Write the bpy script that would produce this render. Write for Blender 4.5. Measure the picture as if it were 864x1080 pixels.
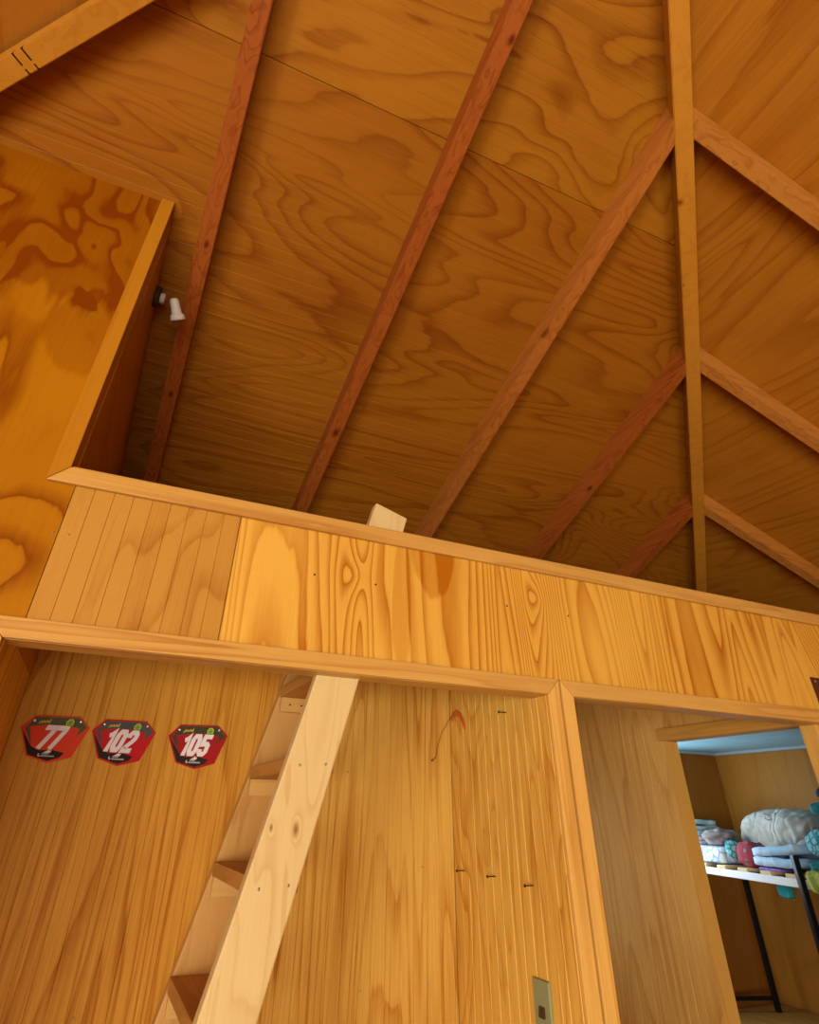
import bpy, bmesh, math, random
from mathutils import Vector, Matrix, noise as mnoise

for o in list(bpy.data.objects):
    bpy.data.objects.remove(o, do_unlink=True)
scene = bpy.context.scene
COL = scene.collection
random.seed(4)

# ------------------------------------------------------------------ units
# everything below is written in "d" units measured from the camera;
# one d = 1.5 m, the camera is 1.6 m above the floor
U = 1.5
CZ = 1.6
def W(p):
    return Vector((p[0] * U, p[1] * U, p[2] * U + CZ))

# ------------------------------------------------------------------ camera
YAW, PITCH, ROLL = 0.4157, 0.5990, 0.0175
FPX, PCX, PCY = 601.0, 422.47, 448.12
fw = Vector((math.sin(YAW) * math.cos(PITCH), math.cos(YAW) * math.cos(PITCH), math.sin(PITCH)))
rt = Vector((math.cos(YAW), -math.sin(YAW), 0))
up = rt.cross(fw)
rt2 = rt * math.cos(ROLL) + up * math.sin(ROLL)
up2 = up * math.cos(ROLL) - rt * math.sin(ROLL)
cam_data = bpy.data.cameras.new('camera')
cam = bpy.data.objects.new('camera', cam_data)
COL.objects.link(cam)
cam.matrix_world = Matrix(((rt2.x, up2.x, -fw.x, 0), (rt2.y, up2.y, -fw.y, 0), (rt2.z, up2.z, -fw.z, CZ), (0, 0, 0, 1)))
cam_data.sensor_fit = 'VERTICAL'
cam_data.sensor_height = 36
cam_data.lens = FPX / 1080 * 36
cam_data.shift_x = (432 - PCX) / 1080
cam_data.shift_y = -(540 - PCY) / 1080
cam_data.clip_start = 0.02
scene.camera = cam

# ------------------------------------------------------------------ world, light, exposure
scene.view_settings.view_transform = 'Standard'
scene.view_settings.look = 'None'
scene.view_settings.gamma = 1
scene.view_settings.use_curve_mapping = False
scene.view_settings.exposure = 0.0
world = bpy.data.worlds.new('sky')
scene.world = world
world.use_nodes = True
bg = world.node_tree.nodes['Background']
bg.inputs[0].default_value = (0.62, 0.78, 1.0, 1)
bg.inputs[1].default_value = 1.0

def area(name, loc, direction, sx, sy, power, color):
    d = bpy.data.lights.new(name, 'AREA')
    d.shape = 'RECTANGLE'; d.size = sx * U; d.size_y = sy * U
    d.energy = power; d.color = color
    o = bpy.data.objects.new(name, d); COL.objects.link(o)
    o.location = W(loc)
    o.rotation_euler = Vector(direction).to_track_quat('-Z', 'Y').to_euler()
    return o
# daylight entering by the windows (window_1, window_2 behind the photographer, window_3 in the store room)
area('daylight_window_1', (-0.75, -2.44, -0.48), (0, 1, 0), 1.9, 1.05, 160, (1.0, 0.95, 0.86))
area('daylight_window_2', (-1.93, -1.70, -0.38), (1, 0, 0), 1.4, 0.9, 180, (1.0, 0.95, 0.86))
area('daylight_window_3', (2.02, 2.21, 0.0), (0.25, -1, -0.1), 0.5, 0.34, 11, (0.70, 0.87, 1.0))

area('added_hall_light', (1.22, 2.235, -0.15), (0, -1, 0), 0.5, 0.5, 2.2, (0.90, 0.95, 1.0))  # added light at the unseen hall end, brightens the hall wall

# ------------------------------------------------------------------ materials
def nt_new(name):
    m = bpy.data.materials.new(name); m.use_nodes = True
    nt = m.node_tree
    return m, nt, nt.nodes['Principled BSDF']

def plain(name, col, rough=0.5, metal=0.0, emis=None):
    m, nt, b = nt_new(name)
    n = nt.nodes.new('ShaderNodeTexNoise'); n.inputs['Scale'].default_value = 40; n.inputs['Detail'].default_value = 3
    mx = nt.nodes.new('ShaderNodeMixRGB'); mx.blend_type = 'MULTIPLY'; mx.inputs[0].default_value = 0.18
    mx.inputs[1].default_value = (*col, 1)
    nt.links.new(n.outputs['Color'], mx.inputs[2])
    nt.links.new(mx.outputs[0], b.inputs['Base Color'])
    b.inputs['Roughness'].default_value = rough; b.inputs['Metallic'].default_value = metal
    if not metal: b.inputs['Specular IOR Level'].default_value = 0.2
    return m

def math_node(nt, op, a, b=None, c=None):
    n = nt.nodes.new('ShaderNodeMath'); n.operation = op
    for i, v in enumerate((a, b, c)):
        if v is None: continue
        if isinstance(v, (int, float)): n.inputs[i].default_value = v
        else: nt.links.new(v, n.inputs[i])
    return n.outputs[0]

def wood(name, light, dark, across='X', along='Z', third='Y', off=(0, 0, 0), freq=1.6, stretch=0.18,
         rings=9.0, contrast=0.75, fibre=0.35, rough=0.5, blotch=0.35, knots=(), eyes=(), patches=(), coords='world', spots=0.0, distort=0.6, edge=0.62, spec=0.15, vary=0.08):
    light = (light[0] * 0.95, light[1] * 0.95, light[2] * 0.55); dark = (dark[0] * 0.95, dark[1] * 0.92, dark[2] * 0.5)
    """rotary cut / sawn pine: growth-ring contours of a stretched noise field, fine fibres, blotches, knots"""
    m, nt, b = nt_new(name)
    if coords == 'world':
        g = nt.nodes.new('ShaderNodeNewGeometry'); pos = g.outputs['Position']
    else:
        g = nt.nodes.new('ShaderNodeTexCoord'); pos = g.outputs['Object']
    sep = nt.nodes.new('ShaderNodeSeparateXYZ'); nt.links.new(pos, sep.inputs[0])
    ax = {k: sep.outputs[k] for k in 'XYZ'}
    def comb(sa, sl, st, o=(0, 0, 0)):
        c = nt.nodes.new('ShaderNodeCombineXYZ')
        nt.links.new(math_node(nt, 'MULTIPLY_ADD', ax[across], sa, o[0]), c.inputs[0])
        nt.links.new(math_node(nt, 'MULTIPLY_ADD', ax[along], sl, o[1]), c.inputs[1])
        nt.links.new(math_node(nt, 'MULTIPLY_ADD', ax[third], st, o[2]), c.inputs[2])
        return c.outputs[0]
    n1 = nt.nodes.new('ShaderNodeTexNoise'); n1.inputs['Scale'].default_value = 1
    n1.inputs['Detail'].default_value = 1.5; n1.inputs['Roughness'].default_value = 0.45; n1.inputs['Distortion'].default_value = distort
    nt.links.new(comb(freq, freq * stretch, freq, off), n1.inputs['Vector'])
    nj = nt.nodes.new('ShaderNodeTexNoise'); nj.inputs['Scale'].default_value = 1; nj.inputs['Detail'].default_value = 4
    nt.links.new(comb(26, 3.0, 26, off), nj.inputs['Vector'])
    h = math_node(nt, 'MULTIPLY', n1.outputs['Fac'], rings)
    h = math_node(nt, 'MULTIPLY_ADD', nj.outputs['Fac'], 0.42, h)
    # knots lift the field locally so the rings bow round them
    kmask = None
    if knots:
        for (kx, ky, kz, kr) in knots:
            kv = nt.nodes.new('ShaderNodeVectorMath'); kv.operation = 'SUBTRACT'
            nt.links.new(pos, kv.inputs[0]); kv.inputs[1].default_value = (kx, ky, kz)
            ks = nt.nodes.new('ShaderNodeVectorMath'); ks.operation = 'MULTIPLY'
            sc = {'X': 1, 'Y': 1, 'Z': 1}; sc[along] = 0.5
            ks.inputs[1].default_value = (sc['X'], sc['Y'], sc['Z']); nt.links.new(kv.outputs[0], ks.inputs[0])
            kl = nt.nodes.new('ShaderNodeVectorMath'); kl.operation = 'LENGTH'; nt.links.new(ks.outputs[0], kl.inputs[0])
            d = math_node(nt, 'DIVIDE', kl.outputs['Value'], kr)
            bump = math_node(nt, 'DIVIDE', 1.6, math_node(nt, 'ADD', math_node(nt, 'MULTIPLY', d, d), 1.0))
            h = math_node(nt, 'ADD', h, bump)
            mk = math_node(nt, 'SUBTRACT', 1.0, math_node(nt, 'MULTIPLY', d, 1.0)); mk.node.use_clamp = True
            kmask = mk if kmask is None else math_node(nt, 'MAXIMUM', kmask, mk)
    for (kx, ky, kz, kr) in eyes:
        kv = nt.nodes.new('ShaderNodeVectorMath'); kv.operation = 'SUBTRACT'
        nt.links.new(pos, kv.inputs[0]); kv.inputs[1].default_value = (kx, ky, kz)
        ks = nt.nodes.new('ShaderNodeVectorMath'); ks.operation = 'MULTIPLY'
        sc = {'X': 1, 'Y': 1, 'Z': 1}; sc[along] = 0.6
        ks.inputs[1].default_value = (sc['X'], sc['Y'], sc['Z']); nt.links.new(kv.outputs[0], ks.inputs[0])
        kl = nt.nodes.new('ShaderNodeVectorMath'); kl.operation = 'LENGTH'; nt.links.new(ks.outputs[0], kl.inputs[0])
        d = math_node(nt, 'DIVIDE', kl.outputs['Value'], kr)
        h = math_node(nt, 'ADD', h, math_node(nt, 'DIVIDE', 2.4, math_node(nt, 'ADD', math_node(nt, 'MULTIPLY', d, d), 1.0)))
    saw = math_node(nt, 'FRACT', h)
    r = nt.nodes.new('ShaderNodeValToRGB')
    e = r.color_ramp.elements
    e[0].position = 0.0; e[0].color = (0.25, 0.25, 0.25, 1)
    e[1].position = 1.0; e[1].color = (0.45, 0.45, 0.45, 1)
    for p_, v_ in ((0.10, 0.02), (edge, 0.12), (0.90, 0.75), (0.96, 1.0)):
        q = e.new(p_); q.color = (v_, v_, v_, 1)
    nt.links.new(saw, r.inputs[0])
    # ring contrast varies over the sheet
    nb = nt.nodes.new('ShaderNodeTexNoise'); nb.inputs['Scale'].default_value = 1; nb.inputs['Detail'].default_value = 2.0
    nt.links.new(comb(2.4, 1.3, 2.4, (off[0] + 7.1, off[1] + 3.3, off[2])), nb.inputs['Vector'])
    mod = math_node(nt, 'MULTIPLY_ADD', nb.outputs['Fac'], 1.5, 0.1); mod.node.use_clamp = True
    fac = math_node(nt, 'MULTIPLY', math_node(nt, 'MULTIPLY', r.outputs[0], mod), contrast)
    nf = nt.nodes.new('ShaderNodeTexNoise'); nf.inputs['Scale'].default_value = 1; nf.inputs['Detail'].default_value = 3
    nt.links.new(comb(170, 4.5, 170, off), nf.inputs['Vector'])
    fib = math_node(nt, 'MULTIPLY', math_node(nt, 'SUBTRACT', nf.outputs['Fac'], 0.38), fibre * 1.6)
    fac = math_node(nt, 'ADD', fac, fib)
    bl = math_node(nt, 'MULTIPLY', math_node(nt, 'SUBTRACT', nb.outputs['Fac'], 0.5), blotch * 2.0)
    fac = math_node(nt, 'ADD', fac, bl)
    oi = nt.nodes.new('ShaderNodeObjectInfo')
    fac = math_node(nt, 'ADD', fac, math_node(nt, 'MULTIPLY', math_node(nt, 'SUBTRACT', oi.outputs['Random'], 0.5), vary))
    for (px_, py_, pz_, rx_, rz_, st_) in patches:
        pv = nt.nodes.new('ShaderNodeVectorMath'); pv.operation = 'SUBTRACT'; nt.links.new(pos, pv.inputs[0]); pv.inputs[1].default_value = (px_, py_, pz_)
        ps = nt.nodes.new('ShaderNodeVectorMath'); ps.operation = 'MULTIPLY'; nt.links.new(pv.outputs[0], ps.inputs[0]); ps.inputs[1].default_value = (1 / rx_, 0, 1 / rz_)
        pl_ = nt.nodes.new('ShaderNodeVectorMath'); pl_.operation = 'LENGTH'; nt.links.new(ps.outputs[0], pl_.inputs[0])
        dd = math_node(nt, 'MULTIPLY_ADD', nj.outputs['Fac'], 0.55, pl_.outputs['Value'])
        dd = math_node(nt, 'MULTIPLY_ADD', nb.outputs['Fac'], 1.2, dd)
        pm = math_node(nt, 'MULTIPLY', math_node(nt, 'SUBTRACT', 1.9, dd), 9.0); pm.node.use_clamp = True
        fac = math_node(nt, 'MULTIPLY_ADD', pm, st_, fac)
    if kmask is not None:
        fac = math_node(nt, 'ADD', fac, math_node(nt, 'MULTIPLY', kmask, 1.3))
    fac = math_node(nt, 'ADD', fac, 0.0); fac.node.use_clamp = True
    mx = nt.nodes.new('ShaderNodeMixRGB'); mx.inputs[1].default_value = (*light, 1); mx.inputs[2].default_value = (*dark, 1)
    nt.links.new(fac, mx.inputs[0])
    colout = mx.outputs[0]
    if kmask is not None:
        mk2 = nt.nodes.new('ShaderNodeMixRGB'); mk2.inputs[2].default_value = (dark[0] * 0.22, dark[1] * 0.2, dark[2] * 0.2, 1)
        kk = math_node(nt, 'MULTIPLY', kmask, kmask)
        nt.links.new(math_node(nt, 'MULTIPLY', kk, 0.9), mk2.inputs[0]); nt.links.new(colout, mk2.inputs[1]); colout = mk2.outputs[0]
    if spots:
        vs = nt.nodes.new('ShaderNodeTexVoronoi'); vs.inputs['Scale'].default_value = 1; vs.inputs['Randomness'].default_value = 1
        nt.links.new(comb(3.2, 1.7, 3.2, off), vs.inputs['Vector'])
        sm = math_node(nt, 'LESS_THAN', vs.outputs['Distance'], spots)
        mk3 = nt.nodes.new('ShaderNodeMixRGB'); mk3.inputs[2].default_value = (dark[0] * 0.25, dark[1] * 0.2, dark[2] * 0.2, 1)
        nt.links.new(math_node(nt, 'MULTIPLY', sm, 0.8), mk3.inputs[0]); nt.links.new(colout, mk3.inputs[1]); colout = mk3.outputs[0]
    nt.links.new(colout, b.inputs['Base Color'])
    b.inputs['Roughness'].default_value = rough
    b.inputs['Specular IOR Level'].default_value = spec
    bp = nt.nodes.new('ShaderNodeBump'); bp.inputs['Strength'].default_value = 0.12; bp.inputs['Distance'].default_value = 0.002
    nt.links.new(nf.outputs['Fac'], bp.inputs['Height']); nt.links.new(bp.outputs[0], b.inputs['Normal'])
    return m

PL = (0.66, 0.335, 0.085); PD = (0.40, 0.135, 0.016)           # varnished ply
M = {}
M['ply_rear_upper'] = wood('ply_rear_upper', (0.41, 0.170, 0.019), (0.225, 0.062, 0.004), 'Y', 'X', 'Z', (3.1, 5.2, 0), freq=2.2, stretch=0.42, rings=14, contrast=0.8, fibre=0.3, distort=0.9)
M['ply_rear_lower'] = wood('ply_rear_lower', (0.37, 0.140, 0.015), (0.205, 0.052, 0.003), 'Y', 'X', 'Z', (11.3, 1.2, 0), freq=2.6, stretch=0.20, rings=20, contrast=0.7, fibre=0.35, distort=0.6)
M['ply_right'] = wood('ply_right', (0.43, 0.175, 0.022), (0.255, 0.075, 0.005), 'X', 'Y', 'Z', (1.7, 8.2, 0), freq=2.2, stretch=0.14, rings=12, contrast=0.6, fibre=0.45)
M['ply_left'] = wood('ply_left', (0.48, 0.21, 0.04), (0.28, 0.09, 0.008), 'X', 'Y', 'Z', (4.7, 2.2, 0), freq=2.0, stretch=0.2, rings=10, contrast=0.5, fibre=0.3)
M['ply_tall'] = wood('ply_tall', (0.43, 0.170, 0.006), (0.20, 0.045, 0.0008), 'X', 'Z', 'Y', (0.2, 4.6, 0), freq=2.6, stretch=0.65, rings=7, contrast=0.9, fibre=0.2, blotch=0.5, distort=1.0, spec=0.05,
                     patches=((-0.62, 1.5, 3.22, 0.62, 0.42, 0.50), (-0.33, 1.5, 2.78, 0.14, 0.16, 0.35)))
M['ply_front'] = wood('ply_front', (0.76, 0.44, 0.115), (0.44, 0.145, 0.006), 'X', 'Z', 'Y', (2.35, 0.4, 0), freq=3.0, stretch=0.12, rings=34, contrast=0.95, fibre=0.2, blotch=0.3,
                      eyes=((0.535, 1.512, 2.165, 0.035), (1.165, 1.512, 2.19, 0.035)), edge=0.5, patches=((0.79, 1.5, 2.27, 0.075, 0.13, 0.45), (0.68, 1.5, 2.12, 0.03, 0.2, 0.3)))
M['ply_boards'] = wood('ply_boards', (0.52, 0.265, 0.070), (0.34, 0.12, 0.012), 'X', 'Z', 'Y', (9.0, 3.0, 0), freq=3.2, stretch=0.35, rings=9, contrast=0.75, fibre=0.35, blotch=0.6, vary=0.35)
M['ply_alcove'] = wood('ply_alcove', (0.60, 0.295, 0.065), (0.36, 0.125, 0.014), 'X', 'Z', 'Y', (5.0, 1.0, 0), freq=4.5, stretch=0.05, rings=12, contrast=0.8, fibre=0.85, blotch=0.55, spec=0.06, vary=0.15)
M['ply_alcove_pale'] = wood('ply_alcove_pale', (0.68, 0.41, 0.14), (0.44, 0.18, 0.028), 'X', 'Z', 'Y', (7.0, 4.0, 0), freq=5.0, stretch=0.10, rings=12, contrast=0.75, fibre=0.8, blotch=0.6, spec=0.06, vary=0.15)
M['ply_divider'] = wood('ply_divider', (0.80, 0.49, 0.16), (0.52, 0.22, 0.03), 'Y', 'Z', 'X', (1.0, 6.0, 0), freq=6, stretch=0.2, rings=11, contrast=0.7, fibre=0.7, blotch=0.6, vary=0.12)
M['ply_hall'] = wood('ply_hall', (0.74, 0.44, 0.19), (0.50, 0.23, 0.06), 'Y', 'Z', 'X', (8.0, 2.0, 0), freq=4, stretch=0.1, rings=9, contrast=0.6, fibre=0.7, blotch=0.5, vary=0.1)
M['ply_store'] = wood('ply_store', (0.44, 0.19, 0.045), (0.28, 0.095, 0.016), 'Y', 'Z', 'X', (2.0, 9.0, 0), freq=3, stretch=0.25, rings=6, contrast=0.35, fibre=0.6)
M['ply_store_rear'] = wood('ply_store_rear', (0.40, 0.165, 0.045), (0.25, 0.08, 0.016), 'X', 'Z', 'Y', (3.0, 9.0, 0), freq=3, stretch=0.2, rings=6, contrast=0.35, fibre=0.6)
M['backing'] = wood('backing', (0.52, 0.25, 0.07), (0.30, 0.11, 0.02), 'X', 'Z', 'Y', freq=2, rings=4, contrast=0.3)
M['trim_x'] = wood('trim_x', (0.65, 0.385, 0.16), (0.40, 0.165, 0.04), 'Z', 'X', 'Y', (1, 2, 0), freq=14, stretch=0.035, rings=5, contrast=0.6, fibre=0.35, blotch=0.3, rough=0.38)
M['trim_z'] = wood('trim_z', (0.76, 0.46, 0.19), (0.50, 0.22, 0.05), 'X', 'Z', 'Y', (4, 2, 0), freq=14, stretch=0.035, rings=5, contrast=0.6, fibre=0.35, blotch=0.3, rough=0.38)
M['trim_y'] = wood('trim_y', (0.62, 0.33, 0.11), (0.42, 0.17, 0.04), 'Z', 'Y', 'X', (4, 7, 0), freq=14, stretch=0.035, rings=5, contrast=0.5, fibre=0.35, blotch=0.3)
M['trim_hall'] = wood('trim_hall', (0.66, 0.36, 0.13), (0.46, 0.20, 0.05), 'X', 'Z', 'Y', (4, 7, 0), freq=14, stretch=0.035, rings=5, contrast=0.5, fibre=0.35, blotch=0.3)
M['trim_dark'] = wood('trim_dark', (0.46, 0.20, 0.02), (0.32, 0.10, 0.006), 'X', 'Z', 'Y', (4, 2, 0), freq=14, stretch=0.035, rings=5, contrast=0.5, fibre=0.35, blotch=0.3, spec=0.05)
M['rafter_y'] = wood('rafter_y', (0.38, 0.110, 0.028), (0.21, 0.045, 0.010), 'X', 'Y', 'Z', (2, 3, 0), freq=24, stretch=0.03, rings=4.5, contrast=0.7, fibre=0.35, blotch=0.3, knots=((0.625, 2.171, 3.074, 0.022), (0.641, 0.612, 3.677, 0.014), (0.662, 0.718, 3.636, 0.010), (-0.112, 1.540, 3.318, 0.012), (-0.114, 2.183, 3.069, 0.014), (2.079, 2.117, 3.095, 0.018)))
M['rafter_pale'] = wood('rafter_pale', (0.48, 0.180, 0.050), (0.27, 0.075, 0.016), 'X', 'Y', 'Z', (6, 3, 0), freq=20, stretch=0.04, rings=4.5, contrast=0.6, fibre=0.3, knots=((1.316, 1.430, 3.360, 0.022),))
M['rafter_x'] = wood('rafter_x', (0.56, 0.25, 0.075), (0.36, 0.125, 0.028), 'Y', 'X', 'Z', (9, 3, 0), freq=20, stretch=0.04, rings=4.5, contrast=0.6, fibre=0.35, spots=0.04)
M['hip'] = wood('hip', (0.55, 0.255, 0.045), (0.38, 0.14, 0.018), 'X', 'Z', 'Y', (0, 3, 0), freq=10, stretch=0.6, rings=4, contrast=0.35, fibre=0.25, knots=((1.536, 0.795, 3.600, 0.020), (1.788, 1.048, 3.500, 0.008)))
M['ladder'] = wood('ladder', (0.71, 0.55, 0.42), (0.55, 0.35, 0.20), 'X', 'Z', 'Y', (0, 3.6, 0), freq=12, stretch=0.14, rings=5, contrast=0.5, fibre=0.2, blotch=0.2,
                   knots=((0.2958 * U, 1.04 * U, -0.022 * U + CZ, 0.011), (0.2572 * U, 1.04 * U, -0.020 * U + CZ, 0.006)))
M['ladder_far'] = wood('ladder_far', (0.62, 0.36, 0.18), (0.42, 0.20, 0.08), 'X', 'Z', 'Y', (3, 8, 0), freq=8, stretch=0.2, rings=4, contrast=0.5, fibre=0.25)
M['tread'] = wood('tread', (0.54, 0.27, 0.11), (0.34, 0.14, 0.045), 'X', 'Y', 'Z', (5, 1, 0), freq=14, stretch=0.1, rings=5, contrast=0.5, fibre=0.3)
M['cleat'] = wood('cleat', (0.68, 0.42, 0.22), (0.50, 0.26, 0.10), 'Z', 'X', 'Y', (5, 1, 0), freq=10, stretch=0.1, rings=3, contrast=0.4)
M['slat'] = wood('slat', (0.74, 0.56, 0.52), (0.55, 0.36, 0.26), 'Y', 'X', 'Z', (5, 1, 0), freq=10, stretch=0.1, rings=3, contrast=0.4)
M['bench'] = wood('bench', (0.48, 0.24, 0.09), (0.30, 0.12, 0.035), 'X', 'Y', 'Z', (5, 4, 0), freq=10, stretch=0.08, rings=5, contrast=0.5)
M['floor'] = wood('floor', (0.50, 0.29, 0.12), (0.33, 0.15, 0.05), 'X', 'Y', 'Z', (0, 4, 0), freq=6, stretch=0.08, rings=6, contrast=0.5)
M['red'] = plain('red', (0.50, 0.010, 0.012), 0.7)
M['red_bright'] = plain('red_bright', (0.68, 0.050, 0.016), 0.7)
M['crimson'] = plain('crimson', (0.36, 0.008, 0.010), 0.7)
M['olive'] = plain('olive', (0.055, 0.052, 0.018), 0.7)
M['olive_green'] = plain('olive_green', (0.085, 0.10, 0.035), 0.7)
M['slate'] = plain('slate', (0.075, 0.085, 0.07), 0.7)
M['black_print'] = plain('black_print', (0.022, 0.012, 0.010), 0.7)
M['white_print'] = plain('white_print', (0.78, 0.74, 0.72), 0.7)
M['gold_print'] = plain('gold_print', (0.62, 0.40, 0.05), 0.7)
M['leaf_print'] = plain('leaf_print', (0.20, 0.42, 0.03), 0.7)
M['leaf_light'] = plain('leaf_light', (0.62, 0.62, 0.08), 0.7)
M['steel'] = plain('steel', (0.60, 0.62, 0.64), 0.3, 0.9)
M['iron'] = plain('iron', (0.03, 0.018, 0.012), 0.5, 0.6)
M['bronze'] = plain('bronze', (0.10, 0.025, 0.012), 0.35, 0.3)
M['black_metal'] = plain('black_metal', (0.012, 0.012, 0.016), 0.3, 0.3)
M['white_paint'] = plain('white_paint', (0.80, 0.82, 0.84), 0.4)
M['lamp_white'] = plain('lamp_white', (0.62, 0.62, 0.58), 0.35)
M['lamp_nickel'] = plain('lamp_nickel', (0.42, 0.40, 0.38), 0.3, 0.7)
M['dark_base'] = plain('dark_base', (0.05, 0.03, 0.022), 0.45)
M['switch_green'] = plain('switch_green', (0.30, 0.33, 0.16), 0.4)
M['switch_brown'] = plain('switch_brown', (0.075, 0.04, 0.02), 0.4)
M['copper'] = plain('copper', (0.62, 0.13, 0.02), 0.45)
M['thread'] = plain('thread', (0.14, 0.045, 0.02), 0.6)
M['pale_blue'] = plain('pale_blue', (0.36, 0.66, 0.78), 0.5)
M['grey_blue'] = plain('grey_blue', (0.36, 0.46, 0.52), 0.5)
M['window_paint'] = plain('window_paint', (0.75, 0.73, 0.68), 0.5)
def glass_mat():
    m, nt, b = nt_new('window_glass')
    b.inputs['Base Color'].default_value = (0.95, 0.98, 1, 1); b.inputs['Roughness'].default_value = 0.0
    b.inputs['Transmission Weight'].default_value = 1.0; b.inputs['IOR'].default_value = 1.45
    return m
M['glass'] = glass_mat()

def cloth(name, c1, c2, scale=14, rough=0.9, kind='noise', thresh=0.5, crease=0.3):
    m, nt, b = nt_new(name)
    tc = nt.nodes.new('ShaderNodeTexCoord')
    if kind == 'noise':
        t = nt.nodes.new('ShaderNodeTexNoise'); t.inputs['Scale'].default_value = scale; t.inputs['Detail'].default_value = 3; src = t.outputs['Fac']
    else:
        t = nt.nodes.new('ShaderNodeTexVoronoi'); t.inputs['Scale'].default_value = scale
        if kind == 'cells': t.feature = 'DISTANCE_TO_EDGE'
        src = t.outputs['Distance']
    nt.links.new(tc.outputs['Object'], t.inputs['Vector'])
    r = nt.nodes.new('ShaderNodeValToRGB')
    r.color_ramp.elements[0].color = (*c1, 1); r.color_ramp.elements[1].color = (*c2, 1)
    r.color_ramp.elements[0].position = max(0, thresh - 0.06); r.color_ramp.elements[1].position = thresh + 0.06
    nt.links.new(src, r.inputs[0]); nt.links.new(r.outputs[0], b.inputs['Base Color'])
    b.inputs['Roughness'].default_value = rough
    w = nt.nodes.new('ShaderNodeTexNoise'); w.inputs['Scale'].default_value = 300
    nt.links.new(tc.outputs['Object'], w.inputs['Vector'])
    bp = nt.nodes.new('ShaderNodeBump'); bp.inputs['Strength'].default_value = 0.25; bp.inputs['Distance'].default_value = 0.002
    nt.links.new(w.outputs['Fac'], bp.inputs['Height'])
    mp = nt.nodes.new('ShaderNodeMapping'); mp.inputs['Rotation'].default_value = (0.4, 0.5, 0.7); mp.inputs['Scale'].default_value = (1.6, 8, 6)
    nt.links.new(tc.outputs['Object'], mp.inputs['Vector'])
    cn = nt.nodes.new('ShaderNodeTexNoise'); cn.inputs['Scale'].default_value = 1.0; cn.inputs['Detail'].default_value = 1.0; cn.inputs['Distortion'].default_value = 1.2
    nt.links.new(mp.outputs[0], cn.inputs['Vector'])
    rdg = math_node(nt, 'ABSOLUTE', math_node(nt, 'SUBTRACT', cn.outputs['Fac'], 0.5))
    b2 = nt.nodes.new('ShaderNodeBump'); b2.inputs['Strength'].default_value = crease; b2.inputs['Distance'].default_value = 0.06
    nt.links.new(rdg, b2.inputs['Height']); nt.links.new(bp.outputs[0], b2.inputs['Normal']); nt.links.new(b2.outputs[0], b.inputs['Normal'])
    return m
M['canvas'] = cloth('canvas', (0.40, 0.38, 0.33), (0.50, 0.48, 0.43), 6, crease=0.9)
M['hex'] = cloth('hex', (0.22, 0.34, 0.54), (0.66, 0.70, 0.74), 26, kind='cells', thresh=0.09)
M['grey_towel'] = cloth('grey_towel', (0.16, 0.12, 0.11), (0.24, 0.19, 0.17), 10)
M['teal_towel'] = cloth('teal_towel', (0.30, 0.46, 0.50), (0.48, 0.62, 0.66), 12)
M['white_cloth'] = cloth('white_cloth', (0.70, 0.74, 0.80), (0.58, 0.66, 0.78), 10)
M['rose'] = cloth('rose', (0.10, 0.32, 0.30), (0.34, 0.045, 0.065), 26, kind='spots', thresh=0.20)
M['maroon'] = cloth('maroon', (0.10, 0.02, 0.018), (0.16, 0.035, 0.03), 10)
M['sky_towel'] = cloth('sky_towel', (0.34, 0.54, 0.74), (0.48, 0.66, 0.82), 8)
M['magenta'] = cloth('magenta', (0.40, 0.06, 0.36), (0.12, 0.22, 0.60), 40)
M['turquoise'] = cloth('turquoise', (0.02, 0.30, 0.38), (0.30, 0.66, 0.74), 34, kind='cells', thresh=0.12)
M['teal_plain'] = cloth('teal_plain', (0.01, 0.26, 0.30), (0.02, 0.34, 0.38), 8)
M['navy'] = cloth('navy', (0.01, 0.015, 0.08), (0.02, 0.03, 0.12), 10)
M['lime'] = cloth('lime', (0.20, 0.26, 0.02), (0.42, 0.46, 0.06), 24)

# ------------------------------------------------------------------ mesh helpers
wloc = {}
def props(o, label=None, cat=None, group=None, kind=None):
    if label: o['label'] = label
    if cat: o['category'] = cat
    if group: o['group'] = group
    if kind: o['kind'] = kind
    return o

def thing(name, loc, label, cat, group=None, kind=None):
    o = bpy.data.objects.new(name, None); COL.objects.link(o)
    o.empty_display_size = 0.05
    p = W(loc); o.location = p; wloc[o.name] = p
    return props(o, label, cat, group, kind)

def finish(name, bm, mat, parent=None, smooth=False, origin=None):
    """bm is in world metres; becomes one mesh object"""
    bm.normal_update()
    bmesh.ops.recalc_face_normals(bm, faces=bm.faces)
    if parent is not None: org = wloc[parent.name]
    elif origin is not None: org = origin
    else:
        xs = [v.co for v in bm.verts]
        org = Vector(((min(v.x for v in xs) + max(v.x for v in xs)) / 2, (min(v.y for v in xs) + max(v.y for v in xs)) / 2, min(v.z for v in xs)))
    for v in bm.verts: v.co -= org
    me = bpy.data.meshes.new(name); bm.to_mesh(me); bm.free()
    if smooth:
        for p in me.polygons: p.use_smooth = True
    me.materials.append(M[mat] if isinstance(mat, str) else mat)
    o = bpy.data.objects.new(name, me); COL.objects.link(o)
    if parent is not None: o.parent = parent
    else: o.location = org
    wloc[o.name] = org
    return o

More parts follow.
